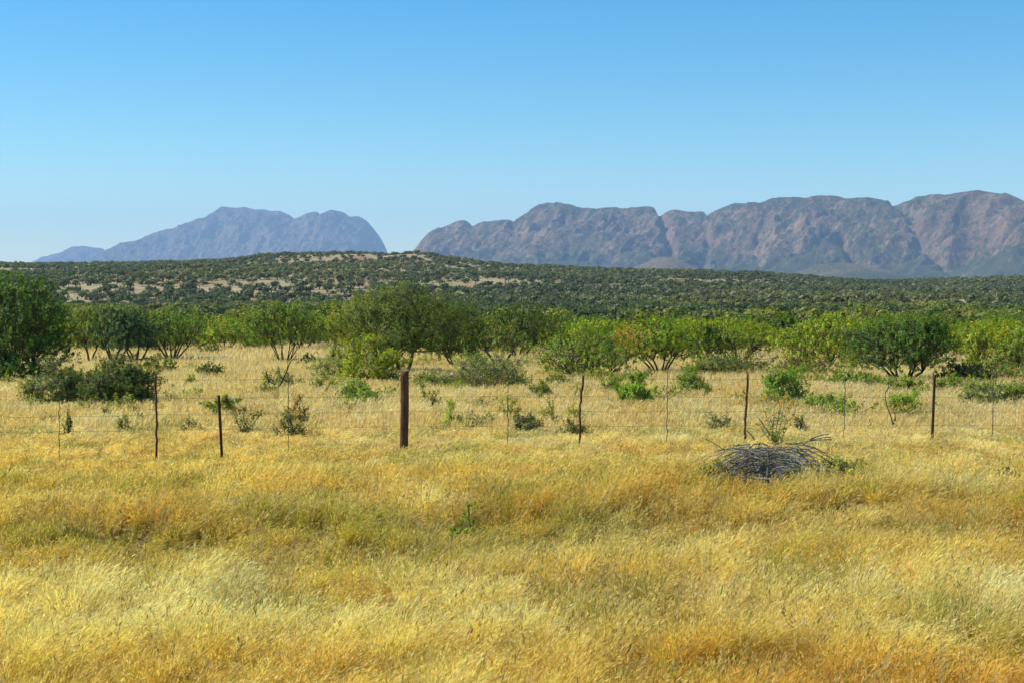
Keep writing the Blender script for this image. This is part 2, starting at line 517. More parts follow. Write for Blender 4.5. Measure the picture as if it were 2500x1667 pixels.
def plant_meshes(seed, W, H, cb, col, stems=4, dens=1.0, leaf=0.045, nclump=None, twig=0.4, spray=0.22, flat=0.4, lump=0.3,
                 bark=None, lean=(0, 0), r0=None, depthy=0.9, col2=None, col2_side=None, upright=0.6, gap=0.0, rag=0.16):
    """trunk and crown meshes of one tree or shrub of width W and height H, crown starting at cb*H"""
    rng = np.random.default_rng(seed)
    R = W / 2
    nclump = nclump or int(np.clip(40 * W / 4, 12, 80))
    zb = cb * H
    th = rng.uniform(0, 2 * pi, nclump)
    rr = np.sqrt((np.arange(nclump) + 0.5) / nclump)
    rng.shuffle(rr)
    prof = 1 + lump * (vn(th / (2 * pi) * 7, 0.3, seed) - 0.5) * 2
    top = H * (1 - flat * rr ** 2.4) * (1 + rag * (rng.random(nclump) - 0.55))
    bot = zb + (0.06 - 0.10 * rr ** 2) * H
    u = rng.random(nclump) ** (0.75 if cb > .1 else 1.15)
    shell = rng.random(nclump) < (.58 if rag < .3 else .35)
    u = np.where(shell, rng.uniform(.80, .95, nclump), u)
    cz = bot + (top - bot) * np.clip(u, 0.08, 0.95)
    C = np.stack([rr * R * 0.93 * prof * np.cos(th) + lean[0] * cz, rr * R * 0.93 * prof * np.sin(th) * depthy + lean[1] * cz, cz], 1)
    # limbs
    wb = MB()
    r0 = r0 or 0.028 * H * (1.6 if stems <= 2 else 1.0)
    sa = np.arange(stems) * 2 * pi / stems + rng.uniform(0, 1.2)
    bs = np.stack([np.cos(sa), np.sin(sa), np.zeros(stems)], 1) * (0.0 if stems == 1 else min(0.05 * W, 0.22))
    fk = []
    for i in range(stems):
        out = 0.12 if stems == 1 else 0.30
        hz = max(zb * rng.uniform(0.75, 1.15), 0.12 * H)
        f = bs[i] + np.array([cos(sa[i]) * R * out * rng.uniform(.6, 1.2), sin(sa[i]) * R * out, hz])
        f[:2] += np.array(lean) * hz
        mid = bs[i] * 0.5 + f * 0.5 + rng.normal(0, 0.03 * H, 3) * [1, 1, 0]
        b0 = bs[i] - [0, 0, 0.15]
        wb.tube(qbez(b0, mid, f, 7), np.linspace(r0, r0 * 0.62, 7) / (1 if stems < 3 else 1.25), 7)
        fk.append(f)
    fk = np.array(fk)
    tips_all, dirs_all, ids = [], [], []
    nleaf = dens * 8.5 * (W * H * (1 - cb * 0.7)) / (1.12 * leaf * leaf)
    nleaf = min(nleaf, 64000)
    ntip = int(np.clip(nleaf / 28, 40, 2200))
    per = max(8, int(nleaf / ntip))
    for k in range(nclump):
        i = int(np.argmin(np.linalg.norm((fk - C[k])[:, :2], axis=1) + rng.random(stems) * 0.15 * R))
        m = 0.45 * fk[i] + 0.55 * C[k]
        m[2] = fk[i][2] + (C[k][2] - fk[i][2]) * rng.uniform(0.45, 0.9)
        m[:2] += rng.normal(0, 0.05 * W, 2)
        P = qbez(fk[i], m, C[k], 7)
        P[1:-1] += rng.normal(0, 0.012 * W, (5, 3))
        wb.tube(P, np.linspace(r0 * 0.36, 0.008, 7), 5)
        n = max(3, int(ntip / nclump))
        sg = 0.098 * W * rng.uniform(0.7, 1.25)
        T = C[k] + rng.normal(0, 1, (n, 3)) * [sg, sg * depthy, min(sg * 0.55, 0.13 * H)]
        T[:, 2] = np.clip(T[:, 2], 0.05 * H if cb < 0.1 else zb * 0.9, H * 1.06)
        nf_ = n // 3
        q_ = np.sqrt(rng.random(nf_)) * R * 0.92
        a_ = th[k] + rng.normal(0, .9, nf_)
        ru = q_ / R
        lo_, hi_ = zb + (0.06 - 0.10 * ru ** 2) * H, H * (0.93 - flat * ru ** 2.4)
        T[:nf_] = np.stack([q_ * np.cos(a_) + lean[0] * lo_, q_ * np.sin(a_) * depthy, lo_ + (hi_ - lo_) * rng.random(nf_)], 1)
        T[:, 2] = np.clip(T[:, 2], 0.05 * H if cb < 0.1 else zb * 0.9, H * 1.06)
        tips_all.append(T)
        ids.append(np.full(n, k))
        for j in np.nonzero(rng.random(n) < twig)[0]:
            m2 = 0.5 * (C[k] + T[j]) + rng.normal(0, 0.02 * W, 3)
            wb.tube(qbez(C[k], m2, T[j], 4), np.linspace(0.010, 0.004, 4), 3)
    T = np.vstack(tips_all)
    ids = np.concatenate(ids)
    d = unit(unit(T - np.array([lean[0] * H * .5, lean[1] * H * .5, zb * 0.6])) + np.array([0, 0, upright]) + rng.normal(0, 0.45, T.shape))
    L = spray * rng.uniform(0.5, 1.35, len(T))
    tt = rng.random((len(T), per))
    Pm = T[:, None] + d[:, None] * (L[:, None] * (tt - 0.25))[..., None] + rng.normal(0, 1, (len(T), per, 3)) * (spray * 0.20 * (1.15 - tt))[..., None]
    keep = rng.random((len(T), per)) > gap
    o1 = unit(Pm - np.array([lean[0] * H * .5, lean[1] * H * .5, zb + .15 * H]))
    o2 = unit(Pm - C[ids][:, None])
    nn = unit(rng.normal(0, 0.42, Pm.shape) + o1 * .55 + o2 * .40 + np.array([0, 0, .45]))
    ax = unit(np.cross(nn, rng.normal(0, 1, Pm.shape)))
    bx = np.cross(nn, ax)
    sz = leaf * rng.uniform(0.6, 1.35, (len(T), per))[..., None]
    base = np.array(col) * np.array([2.7, 2.55, .75])
    cl = rng.normal(0, 1, nclump)
    cc = base[None, None] * (1 + 0.16 * cl[ids][:, None, None] + 0.14 * rng.normal(0, 1, (len(T), 1, 1)) + 0.18 * rng.normal(0, 1, (len(T), per, 1)))
    cc = cc * (1 + np.array([0.16, 0.0, -0.1]) * rng.normal(0, 1, (len(T), 1, 1)))
    if col2 is not None:
        sel = (T[:, 0] * col2_side[0] + T[:, 2] * col2_side[1] + rng.normal(0, .12 * W, len(T))) > col2_side[2]
        cc[sel] = np.array(col2) * (1 + 0.25 * rng.normal(0, 1, (sel.sum(), per, 1)))
    cc = np.clip(cc, 0.008, 0.7)
    cb_ = MB()
    kf = keep.ravel()
    cb_.cards(Pm.reshape(-1, 3)[kf], (ax * sz * 0.8).reshape(-1, 3)[kf], (bx * sz * 0.36).reshape(-1, 3)[kf], cc.reshape(-1, 3)[kf])
    return wb.mesh('trunk', bark or M_BARK, True), cb_.mesh('crown', M_LEAF)

def plant(name, label, cat, x, yb, W_px, yt, cb, col, group=None, seed=0, parts=('trunk', 'crown'), leafpx=1.0, **kw):
    p = ground_at(x, yb)
    D = p[1]
    W = W_px / FPX * D
    H = max(0.15, at(x, yt, D)[2] - p[2])
    e_ = link(name, None, None, p)
    tag(e_, label, cat, group)
    kw.setdefault('leaf', max(0.028, D * 0.00080 * leafpx))
    tm, cm = plant_meshes(seed or (int(x * 7 + yb) % 9973), W, H, cb, col, **kw)
    link(parts[0], tm, e_)
    link(parts[1], cm, e_)
    return e_

BUSH = ('stem', 'foliage')
bush = dict(parts=BUSH, stems=6, flat=0.55, bark=M_TWIG, spray=.17, twig=.3, r0=.014, rag=.6, lump=.5)
# --- trees of the open ground, left to right
plant('acacia_tree', 'large dark green tree cut by the left edge, foliage down to the grass', 'tree', 24, 918, 325, 668, 0.0, (0.040, 0.078, 0.012), stems=4, dens=1.7, flat=0.5, upright=0.4, nclump=90, spray=.3, leafpx=1.35, r0=.055)
plant('acacia_tree', 'small olive tree on forked dark stems, first right of the large dark edge tree', 'tree', 220, 876, 105, 757, 0.30, (0.095, 0.115, 0.014), stems=3)
plant('acacia_tree', 'dusky multi-stemmed tree with bluish-green crown in the left clump, behind the long bush', 'tree', 279, 878, 130, 752, 0.28, (0.055, 0.092, 0.085), stems=6, dens=1.1)
plant('acacia_tree', 'dark-stemmed tree in the middle of the left clump, deep shade under its crown', 'tree', 332, 877, 118, 756, 0.24, (0.045, 0.08, 0.075), stems=5, dens=1.1)
plant('acacia_tree', 'wide pale green tree on many thin stems, rightmost of the left clump', 'tree', 420, 872, 185, 764, 0.33, (0.075, 0.12, 0.032), stems=8, flat=0.3)
plant('acacia_tree', 'umbrella-shaped tree on a fan of thin dark stems left of the main tree', 'tree', 694, 880, 196, 748, 0.36, G_MID, stems=9, flat=0.33, dens=1.15, r0=0.05)
plant('acacia_tree', 'slim tree with a bare single trunk between umbrella tree and main tree', 'tree', 815, 868, 95, 742, 0.40, (0.07, 0.105, 0.016), stems=1)
plant('acacia_tree', 'brown-tinged tree on a dark trunk crowding the left side of the main tree', 'tree', 905, 887, 195, 722, 0.26, (0.085, 0.112, 0.014), stems=2, dens=0.95, col2=(0.075, 0.05, 0.025), col2_side=(1, 0.0, 0.9), spray=.36)
plant('acacia_tree', 'main spreading tree with leaning forked trunk rising behind the thick post', 'tree', 984, 905, 300, 704, 0.24, (0.055, 0.080, 0.014), stems=2, dens=0.98, r0=0.10, nclump=54, spray=.42, upright=.8, flat=0.42, gap=.1)
plant('acacia_tree', 'dark round tree merging into the right side of the main tree', 'tree', 1112, 890, 165, 742, 0.14, (0.05, 0.074, 0.018), stems=3)
plant('acacia_tree', 'broad dark tree with deeply shaded flat crown right of the main tree', 'tree', 1265, 868, 205, 752, 0.28, (0.055, 0.085, 0.014), stems=4, dens=1.25, flat=0.3)
plant('acacia_tree', 'grey-green tree with crooked bare limbs in front of the broad dark tree', 'tree', 1220, 885, 160, 798, 0.36, (0.085, 0.108, 0.048), stems=2, dens=0.75, twig=.8)
plant('acacia_tree', 'wide mid-green rounded tree rising behind the slim crooked post', 'tree', 1432, 915, 265, 806, 0.10, (0.082, 0.122, 0.022), stems=5, flat=0.5)
plant('acacia_tree', 'bright green tree with patch of orange leaves on its left side', 'tree', 1608, 902, 225, 776, 0.27, G_BRIGHT, stems=6, flat=0.38, dens=1.05, col2=(0.50, 0.29, 0.02), col2_side=(-1, -0.25, 0.95))
plant('acacia_tree', 'dark little tree wedged behind the right side of the orange-flecked tree', 'tree', 1722, 882, 90, 786, 0.22, (0.05, 0.085, 0.018), stems=3)
plant('acacia_tree', 'wide flat-crowned yellow-green tree on several short stems, right of the orange-flecked tree', 'tree', 1802, 880, 215, 788, 0.30, (0.105, 0.145, 0.014), stems=7, flat=0.35)
plant('acacia_tree', 'light green loose-leaved bushy tree against the left side of the big right tree', 'tree', 2015, 888, 235, 775, 0.06, (0.125, 0.165, 0.016), stems=5, dens=0.95, flat=0.5)
plant('acacia_tree', 'big dark green dense tree on splayed stems, standing on the right', 'tree', 2205, 921, 270, 760, 0.20, (0.046, 0.088, 0.020), stems=6, dens=1.3, flat=0.4, nclump=50)
plant('acacia_tree', 'yellow-green bushy tree just right of the big dark right tree', 'tree', 2415, 896, 140, 802, 0.10, (0.12, 0.15, 0.016), stems=4)
plant('acacia_tree', 'olive tree with low crown cut by the right edge', 'tree', 2505, 900, 120, 812, 0.12, (0.085, 0.12, 0.02), stems=4)

# --- bushes
bsh = lambda label, x, yb, w_, yt, col, **kw: plant('bush', label, 'bush', x, yb, w_, yt, kw.pop('cb', 0.03), col, **{**bush, **kw, 'dens': 1.5 * kw.get('dens', 1.0)})
bsh('dense dark mounded bush, deeply shaded on its right, left of the leftmost dark post', 285, 974, 200, 876, (0.050, 0.072, 0.018), dens=1.4)
bsh('looser grey-green bush joined to the left end of the dark mounded bush', 130, 976, 160, 882, (0.075, 0.098, 0.042), dens=0.8, twig=.8)
bsh('low olive bush at the foot of the pale wide tree of the left clump', 390, 905, 95, 868, (0.09, 0.115, 0.03))
bsh('grey bush alone in the pale grass glade left of the umbrella tree', 513, 858, 64, 832, (0.11, 0.125, 0.06), dens=.8)
bsh('grey-green bush with dark right side below the glade', 512, 912, 62, 884, (0.085, 0.105, 0.05))
bsh('tiny yellow-green tuft between the leftmost dark post and the glade', 469, 935, 34, 910, (0.13, 0.16, 0.03), dens=.8)
bsh('spiky green shrub growing just behind the short dark post', 545, 1002, 72, 962, (0.085, 0.12, 0.03), dens=.8)
bsh('dark grey shrub with a long dead twig right of the short dark post', 603, 1046, 66, 996, (0.07, 0.08, 0.06), dens=.28, twig=.8, bark=M_CHAR)
bsh('dark grey-leaved shrub straddling the thin dropper left of the thick post', 700, 1050, 80, 1002, (0.075, 0.085, 0.06), dens=.28, twig=.8, bark=M_CHAR)
bsh('shrub with orange-tipped leaves above the dark shrub by the dropper', 727, 1030, 58, 972, (0.15, 0.14, 0.03), dens=.4, twig=1, col2=(0.33, 0.20, 0.02), col2_side=(0, 1, .42))
bsh('thin grey shrub behind the leftmost dropper', 164, 1052, 34, 1008, (0.085, 0.09, 0.06), dens=.45, twig=.8, bark=M_CHAR)
bsh('small dark-twigged shrub far left in front of the dark mounded bush', 264, 1012, 30, 994, (0.08, 0.09, 0.055), dens=.5, twig=1)
bsh('small grey shrub right of the dark-twigged one, left of the leftmost dark post', 330, 1014, 34, 992, (0.10, 0.12, 0.07), dens=.5, twig=1)
bsh('bluish low shrub left of the foot of the leftmost dark post', 302, 1042, 40, 1020, (0.085, 0.1, 0.065), dens=.5, twig=1)
bsh('sparse pale shrub midway between leftmost dark post and short dark post', 470, 1046, 56, 1016, (0.12, 0.13, 0.07), dens=.35, twig=1)
bsh('bright yellow-green bush in front of the main tree, left of the thick post', 905, 928, 150, 828, (0.135, 0.165, 0.012), dens=1.2)
bsh('twiggy grey-green bush with upright shoots, left half of the bright bush', 815, 922, 100, 842, (0.085, 0.115, 0.04), dens=.5, twig=1, spray=.45, upright=1.2)
bsh('fresh green low shrub in front of the bright yellow-green bush', 877, 972, 120, 936, (0.10, 0.165, 0.04), flat=.5)
bsh('grey-green shrub growing around the dead forked branch', 690, 940, 84, 904, (0.10, 0.125, 0.06), dens=.6, twig=.8)
bsh('small olive-yellow shrub left below the dead forked branch', 642, 962, 58, 936, (0.12, 0.14, 0.035), dens=.7)
bsh('little blackish shrub in the grass right of the umbrella tree', 752, 884, 44, 864, (0.03, 0.045, 0.018))
bsh('pale olive ground shrub at the left foot of the bright yellow-green bush', 790, 946, 90, 918, (0.115, 0.14, 0.05), dens=.6)
bsh('low green weeds in the shade right of the thick post top', 1075, 936, 150, 914, (0.08, 0.11, 0.03), flat=.3)
bsh('round olive shrub right of the thick post', 1053, 984, 46, 954, (0.095, 0.125, 0.03), dens=.8)
bsh('light green broad-leaved weed right of the thick post near its foot', 1100, 1030, 64, 988, (0.15, 0.19, 0.04), dens=.5)
bsh('greyish low weed between the light green weed and the second dropper', 1150, 1032, 66, 1010, (0.09, 0.105, 0.065), dens=.5, twig=1)
bsh('sprawling open grey thorn bush with dark bare branches, right of the main tree', 1200, 944, 205, 868, (0.088, 0.115, 0.05), dens=.5, twig=1, spray=.36, bark=M_TWIG, flat=.4)
bsh('open twiggy bush with pale leaves left of the slim crooked post', 1362, 942, 78, 898, (0.11, 0.135, 0.05), dens=.45, twig=1)
bsh('small green shrub under the open twiggy bush', 1323, 966, 56, 930, (0.09, 0.125, 0.035))
bsh('yellowish thin shrub below the small green shrub', 1334, 1016, 46, 974, (0.14, 0.155, 0.045), dens=.5)
bsh('bright yellow weed left of the slim crooked post', 1398, 1012, 34, 990, (0.20, 0.20, 0.02), dens=.7)
bsh('dark leafy shrub right of the second dropper', 1288, 1044, 64, 994, (0.055, 0.075, 0.05), dens=.6, twig=1)
bsh('pale green shrub right behind the second dropper', 1240, 1004, 48, 970, (0.11, 0.14, 0.05), dens=.6)
bsh('dark low twigs at the foot of the slim crooked post', 1400, 1050, 80, 1026, (0.07, 0.085, 0.05), dens=.45, twig=.8, bark=M_CHAR)
bsh('vivid green spiky bush between slim crooked post and third dropper', 1548, 977, 92, 910, (0.095, 0.16, 0.016), dens=1.0, upright=1.0)
bsh('light loose shrub on the left of the vivid green spiky bush', 1486, 950, 72, 904, (0.11, 0.145, 0.04), dens=.6)
bsh('rounded bush with arching shoots right of the third dropper', 1687, 952, 92, 903, (0.085, 0.125, 0.035), spray=.3)
bsh('dusky undergrowth below the wide flat-crowned tree', 1790, 906, 230, 870, (0.07, 0.09, 0.035), flat=.3)
bsh('wide vivid green bush behind the yellow flowers', 1922, 972, 132, 890, (0.088, 0.15, 0.018), dens=1.0, upright=.8)
bsh('pale grey round bush in the undergrowth left of the big right tree', 2069, 902, 72, 872, (0.14, 0.16, 0.085))
bsh('brownish undergrowth between flat-crowned tree and pale grey bush', 1965, 910, 150, 876, (0.085, 0.09, 0.035), flat=.3)
bsh('flat fresh-green shrub in front of the fourth dropper', 2020, 988, 100, 962, (0.10, 0.15, 0.04), flat=.3)
bsh('row of green weeds in front of the pale grey bush', 2088, 936, 140, 908, (0.085, 0.125, 0.03), flat=.25)
bsh('green weeds at the foot of the big right tree', 2205, 948, 66, 912, (0.09, 0.135, 0.03))
bsh('rounded green bush beside the crooked dead stick', 2213, 996, 92, 958, (0.088, 0.14, 0.025))
bsh('small pale weed left of the right dark post', 2258, 958, 42, 934, (0.12, 0.15, 0.05), dens=.7)
bsh('blackish broad-leaved shrub right of the right dark post', 2360, 924, 116, 884, (0.03, 0.046, 0.018), dens=1.2)
bsh('green weeds just right of the top of the right dark post', 2322, 946, 66, 918, (0.09, 0.135, 0.03))
bsh('open thorny light green bush behind the rightmost dropper', 2400, 982, 110, 918, (0.095, 0.13, 0.04), dens=.6, twig=1)
bsh('light green bush cut by the right edge beyond the fence', 2482, 978, 84, 926, (0.10, 0.14, 0.035), dens=.7)
bsh('grey-green undergrowth under the right edge trees', 2440, 916, 150, 880, (0.085, 0.11, 0.04), flat=.3)
bsh('grey-leaved low weed row left of the crooked thin post', 1758, 1034, 70, 1012, (0.075, 0.09, 0.06), dens=.5, twig=1)
bsh('lone dark sprig right of the yellow flowers', 1955, 1044, 30, 1012, (0.07, 0.08, 0.045), dens=.4, twig=.8, bark=M_CHAR)
bsh('greyish scrub in the verge grass at the right edge', 2480, 1160, 90, 1116, (0.13, 0.135, 0.065), dens=.25, twig=.8)
bsh('bright green weed in the verge grass below the thick post', 1142, 1268, 92, 1240, (0.09, 0.15, 0.015), dens=.4, spray=.1)
bsh('green weeds around the left end of the brush pile', 1762, 1150, 120, 1112, (0.15, 0.17, 0.035), dens=.42, twig=.6, spray=.12)
bsh('green weeds growing at the right end of the brush pile', 2060, 1150, 190, 1108, (0.15, 0.165, 0.035), dens=.42, twig=.6, spray=.12, flat=.4)

# --- small weeds scattered through the pale grass
rng = np.random.default_rng(404)
WEED = [('tiny fresh green weed tuft scattered in the pale grass beyond the fence', 'fresh green weed tufts', (0.10, 0.15, 0.03)),
        ('tiny grey-green weed tuft scattered in the pale grass beyond the fence', 'grey-green weed tufts', (0.10, 0.12, 0.055)),
        ('tiny yellowish weed tuft scattered in the pale grass beyond the fence', 'yellowish weed tufts', (0.16, 0.165, 0.03))]
wm = [plant_meshes(700 + k, .8, .34, .03, c, stems=4, leaf=.034, dens=.55, flat=.5, twig=.6, spray=.14, rag=.6, lump=.5, r0=.008, bark=M_TWIG) for k, (_, _, c) in enumerate(WEED)]
for q in range(66):
    D = 35 + 48 * rng.random()
    X = rng.uniform(-.39, .39) * D
    k = q % 3
    r_ = link('weed_tuft', None, None, (X, D, float(gz(X, D)) + .10), rng.uniform(0, 6.28))
    v_ = rng.uniform(.9, 1.5)
    r_.scale = (v_ * rng.uniform(.8, 1.4), v_, v_ * rng.uniform(.7, 1.2))
    tag(r_, WEED[k][0], 'weed', WEED[k][1])
    link('stem', wm[k][0], r_)
    link('foliage', wm[k][1], r_)

# --- flowering weed above the brush pile
p = ground_at(1892, 1080)
D = p[1]
root = tag(link('flowering_weed', None, None, p), 'tall thin weed with yellow flower heads rising above the brush pile', 'wildflower')
rng = np.random.default_rng(77)
st, lf, fl = MB(), MB(), MB()
for (fx, fy, r_) in [(1868, 968, 5), (1910, 978, 11), (1905, 992, 10), (1931, 980, 9), (1866, 1004, 9), (1890, 1012, 8), (1938, 1012, 8), (1870, 1024, 7), (1848, 1033, 9), (1857, 1030, 8),
                     (1930, 1034, 6), (1878, 1052, 6), (1919, 968, 8), (1926, 995, 7)]:
    q = at(fx, fy, D + rng.uniform(-.25, .25)) - p
    b0 = np.array([rng.uniform(-.12, .12), rng.uniform(-.1, .1), 0])
    P = qbez(b0, np.array([b0[0] * .7 + q[0] * .3, q[1] * .4, q[2] * .65]), q, 8)
    st.tube(P, np.linspace(0.006, 0.003, 8), 4, (0.16, 0.20, 0.05))
    n = 22
    tt = rng.random(n) * .8 + .1
    LP = np.stack([np.interp(tt, np.linspace(0, 1, 8), P[:, k]) for k in range(3)], 1)
    ax = unit(rng.normal(0, 1, (n, 3)) + [0, 0, .6])
    bx = unit(np.cross(ax, rng.normal(0, 1, (n, 3))))
    lf.cards(LP + ax * .05, ax * .055, bx * .013, np.array((0.26, 0.31, 0.09)) * rng.uniform(.7, 1.3, (n, 1)))
    n = 24
    FP = q + rng.normal(0, 1, (n, 3)) * [r_ / FPX * D * .28, .025, r_ / FPX * D * .26]
    ax = unit(rng.normal(0, 1, (n, 3)))
    bx = unit(np.cross(ax, rng.normal(0, 1, (n, 3))))
    fl = MB()
    fl.cards(FP, ax * .022, bx * .016, np.array((0.72, 0.45, 0.01)) * rng.uniform(.75, 1.15, (n, 1)), .8)
    link('flower_head', fl.mesh('flower_head', M_PETAL), root)
link('stem', st.mesh('stem', M_LEAF, True), root)
link('foliage', lf.mesh('foliage', M_LEAF), root)

# --- heap of dead branches in front of the fence
p = ground_at(1882, 1150)
D = p[1]
rng = np.random.default_rng(5)
hb, wv = MB(), 330 / FPX * D
for k in range(430):
    ang = rng.choice([0, pi]) + rng.normal(0.2, 0.8)
    L = rng.uniform(0.25, 1.0)
    r_ = np.sqrt(rng.random())
    th = rng.uniform(0, 2 * pi)
    c = np.array([r_ * cos(th) * wv * .40, r_ * sin(th) * .75, 0])
    hz = 0.64 * max(0.05, 1 - r_ ** 2.6)
    c[2] = 0.06 + hz * rng.random() ** .7
    d = np.array([cos(ang), sin(ang) * .7, rng.normal(-.15 - .5 * abs(c[0]) / wv, .42)])
    d[2] *= (1 if cos(ang) * c[0] > 0 else -.6)
    d = unit(d)
    bend = np.array([rng.normal(0, .2), rng.normal(0, .2), rng.uniform(-.04, .30)]) * L
    P = qbez(c - d * L / 2, c + bend, c + d * L / 2, 8) + rng.normal(0, .010, (8, 3))
    r1 = rng.uniform(.004, .013) * (1.5 if k % 9 == 0 else 1)
    hb.tube(P, np.linspace(r1, r1 * .35, 8), 5)
    for q in range(rng.integers(1, 4)):
        s0 = P[rng.integers(2, 7)]
        dd = unit(d + rng.normal(0, .6, 3))
        l2 = L * rng.uniform(.2, .5)
        hb.tube(qbez(s0, s0 + dd * l2 * .5 + [0, 0, .04], s0 + dd * l2, 4), [r1 * .5, r1 * .4, r1 * .3, .003], 4)
for k in range(60):
    sd = rng.choice([-1, 1])
    s0 = np.array([sd * rng.uniform(0, .45), rng.uniform(-.5, .3), rng.uniform(.45, .8)])
    L = rng.uniform(.5, 1.25)
    e1 = s0 + np.array([sd * L * rng.uniform(.6, 1), rng.normal(-.1, .3), -s0[2] * rng.uniform(.2, .95)])
    m1 = s0 * .55 + e1 * .45 + [0, 0, rng.uniform(.05, .3) * L]
    P = qbez(s0, m1, e1, 9) + rng.normal(0, .012, (9, 3))
    hb.tube(P, np.linspace(rng.uniform(.007, .014), .003, 9), 5)
for (x0, y0, x1, y1) in [(1850, 1018, 1880, 1062), (1822, 1050, 1842, 1072), (1858, 1066, 1876, 1052), (1975, 1072, 2024, 1058), (1978, 1075, 2030, 1066), (1960, 1085, 2008, 1060), (1722, 1070, 1770, 1100), (1950, 1080, 2030, 1072)]:
    P0, P1 = at(x0, y0, D) - p, at(x1, y1, D) - p
    hb.tube(qbez(P0, (P0 + P1) / 2 + [0, 0, .03], P1, 6), np.linspace(.006, .010, 6), 5)
P0, P1 = at(1875, 1105, D - .4) - p, at(1868, 1180, D - .7) - p
hb.tube(qbez(P0, (P0 + P1) / 2 + [.05, 0, 0], P1, 8), np.linspace(.018, .024, 8), 6)
tag(link('brush_pile', hb.mesh('brush_pile', M_DEAD, True), None, p), 'heap of bleached grey dead branches lying in the verge grass before the fence', 'brush pile')

# --- dead branches sticking out of the grass
def dead(label, lines, x, yb, mat=M_CHAR):
    p = ground_at(x, yb)
    m_ = MB()
    for L, r_ in lines:
        P = np.array([at(xx, yy, p[1]) for xx, yy in L]) - p
        P[:, 1] += np.linspace(0, .15, len(P))
        t_ = np.linspace(0, len(P) - 1, len(P) * 4)
        P = np.stack([np.interp(t_, np.arange(len(P)), P[:, k]) for k in range(3)], 1)
        P[1:-1] = (P[:-2] + P[1:-1] * 2 + P[2:]) / 4
        m_.tube(P, np.linspace(r_, r_ * .45, len(P)), 6)
    tag(link('dead_branch', m_.mesh('dead_branch', mat, True), None, p), label, 'dead branch')
dead('dark forked dead branch curling out of the grass below the umbrella tree',
     [([(682, 944), (690, 925), (700, 905), (706, 885), (722, 868)], .030), ([(700, 905), (702, 890), (700, 876)], .016), ([(672, 938), (655, 930), (650, 915), (648, 904), (645, 902)], .024), ([(682, 940), (672, 938)], .024), ([(651, 912), (653, 900), (652, 894)], .012),
      ([(690, 925), (704, 932), (708, 922)], .018)], 684, 946)
dead('crooked thin dead stick standing beside a rounded green bush on the right',
     [([(2180, 1036), (2176, 1015), (2168, 995), (2163, 970), (2165, 955), (2176, 945), (2184, 938)], .014), ([(2165, 955), (2172, 940), (2180, 930)], .011), ([(2186, 1026), (2187, 1010), (2184, 1002)], .014), ([(2182, 1034), (2187, 1022)], .014)], 2181, 1040)
dead('dark dead log lying under the trees of the left clump', [([(282, 884), (310, 880), (345, 876), (372, 872)], .09)], 315, 884)
dead('small dark curved twig in the grass right of the yellow flower weed', [([(1958, 1042), (1952, 1026), (1944, 1016)], .016)], 1957, 1046)

# ------------------------------------------------------------------ fence
def fence_D(x):
    return np.interp(x, [-300, 0, 2500, 2800], [26.7, 27.2, 31.4, 31.9])
f0 = at(1250, 1085, fence_D(1250))
fence = tag(link('wire_fence', None, None, (0, f0[1], float(gz(0, f0[1])))), 'low wire stock fence of uneven wooden posts, thin droppers and strands across the veld', 'fence')
FO = np.array(fence.location)
def post(name, pts, r_px, mat, label, knots=False, seed=0, parent=fence, off=FO, dD=0.0, n=12):
    m_ = MB()
    D = fence_D(pts[0][0]) + dD
    P = np.array([at(x, y, D) for x, y in pts])
    g = gz(P[-1, 0], P[-1, 1]) - .25
    P = np.vstack([P, P[-1] + (P[-1] - P[-2]) / max(1e-6, abs(P[-1, 2] - P[-2, 2])) * max(0.02, P[-1, 2] - g)])[::-1]
    t_ = np.linspace(0, 1, 22)
    zz = P[:, 2]
    Q = np.stack([np.interp(t_ * (zz[-1] - zz[0]) + zz[0], zz, P[:, k]) for k in range(3)], 1)
    r = r_px / FPX * D * np.ones(22)
    rg = np.random.default_rng(seed)
    if knots:
        r = r * (1 + .10 * rg.normal(0, 1, 22))
        Q[:, 0] += .006 * rg.normal(0, 1, 22)
    m_.tube(Q - off, r, n, cap=True)
    o = link(name, m_.mesh(name, mat, n > 8), parent)
    if parent is fence:
        o['label'] = label
    return o
post('fence_post', [(380, 912), (382, 990), (382, 1085)], 2.6, M_POST, 'thin straight dark post, leftmost', True, 1)
post('fence_post', [(988, 905), (988, 1000), (986, 1100)], 10.2, M_POST, 'thick round wooden post with sawn top', False, 2, n=20)
post('fence_post', [(1425, 915), (1420, 960), (1415, 1015), (1417, 1045), (1414, 1088)], 2.8, M_POST, 'slim crooked wooden post', True, 3)
post('fence_post', [(1826, 912), (1824, 960), (1820, 1010), (1819, 1068)], 2.9, M_POST, 'slim knotty post rising behind the brush pile', True, 4)
post('fence_post', [(2282, 914), (2279, 990), (2276, 1060)], 3.3, M_IRON, 'straight dark iron post, rightmost', False, 5, n=12)
for k, (pp, lb) in enumerate([([(145, 968), (145, 1076)], 'thin rusty dropper left of the leftmost post'), ([(704, 912), (704, 1070)], 'thin grey dropper left of the thick post'), ([(1240, 908), (1240, 1078)], 'thin grey dropper right of the thick post'),
                              ([(1630, 906), (1628, 1072)], 'thin grey dropper right of the slim crooked post'), ([(2064, 915), (2060, 1058)], 'thin rusty dropper right of the brush pile'),
                              ([(2425, 914), (2423, 1056)], 'thin dropper near the right edge')]):
    post('dropper', pp, 0.95, M_WIRE, lb, True, 20 + k, n=6)
xs = np.array([-250, 0, 145, 380, 704, 988, 1240, 1420, 1629, 1822, 2064, 2280, 2425, 2500, 2750.0])
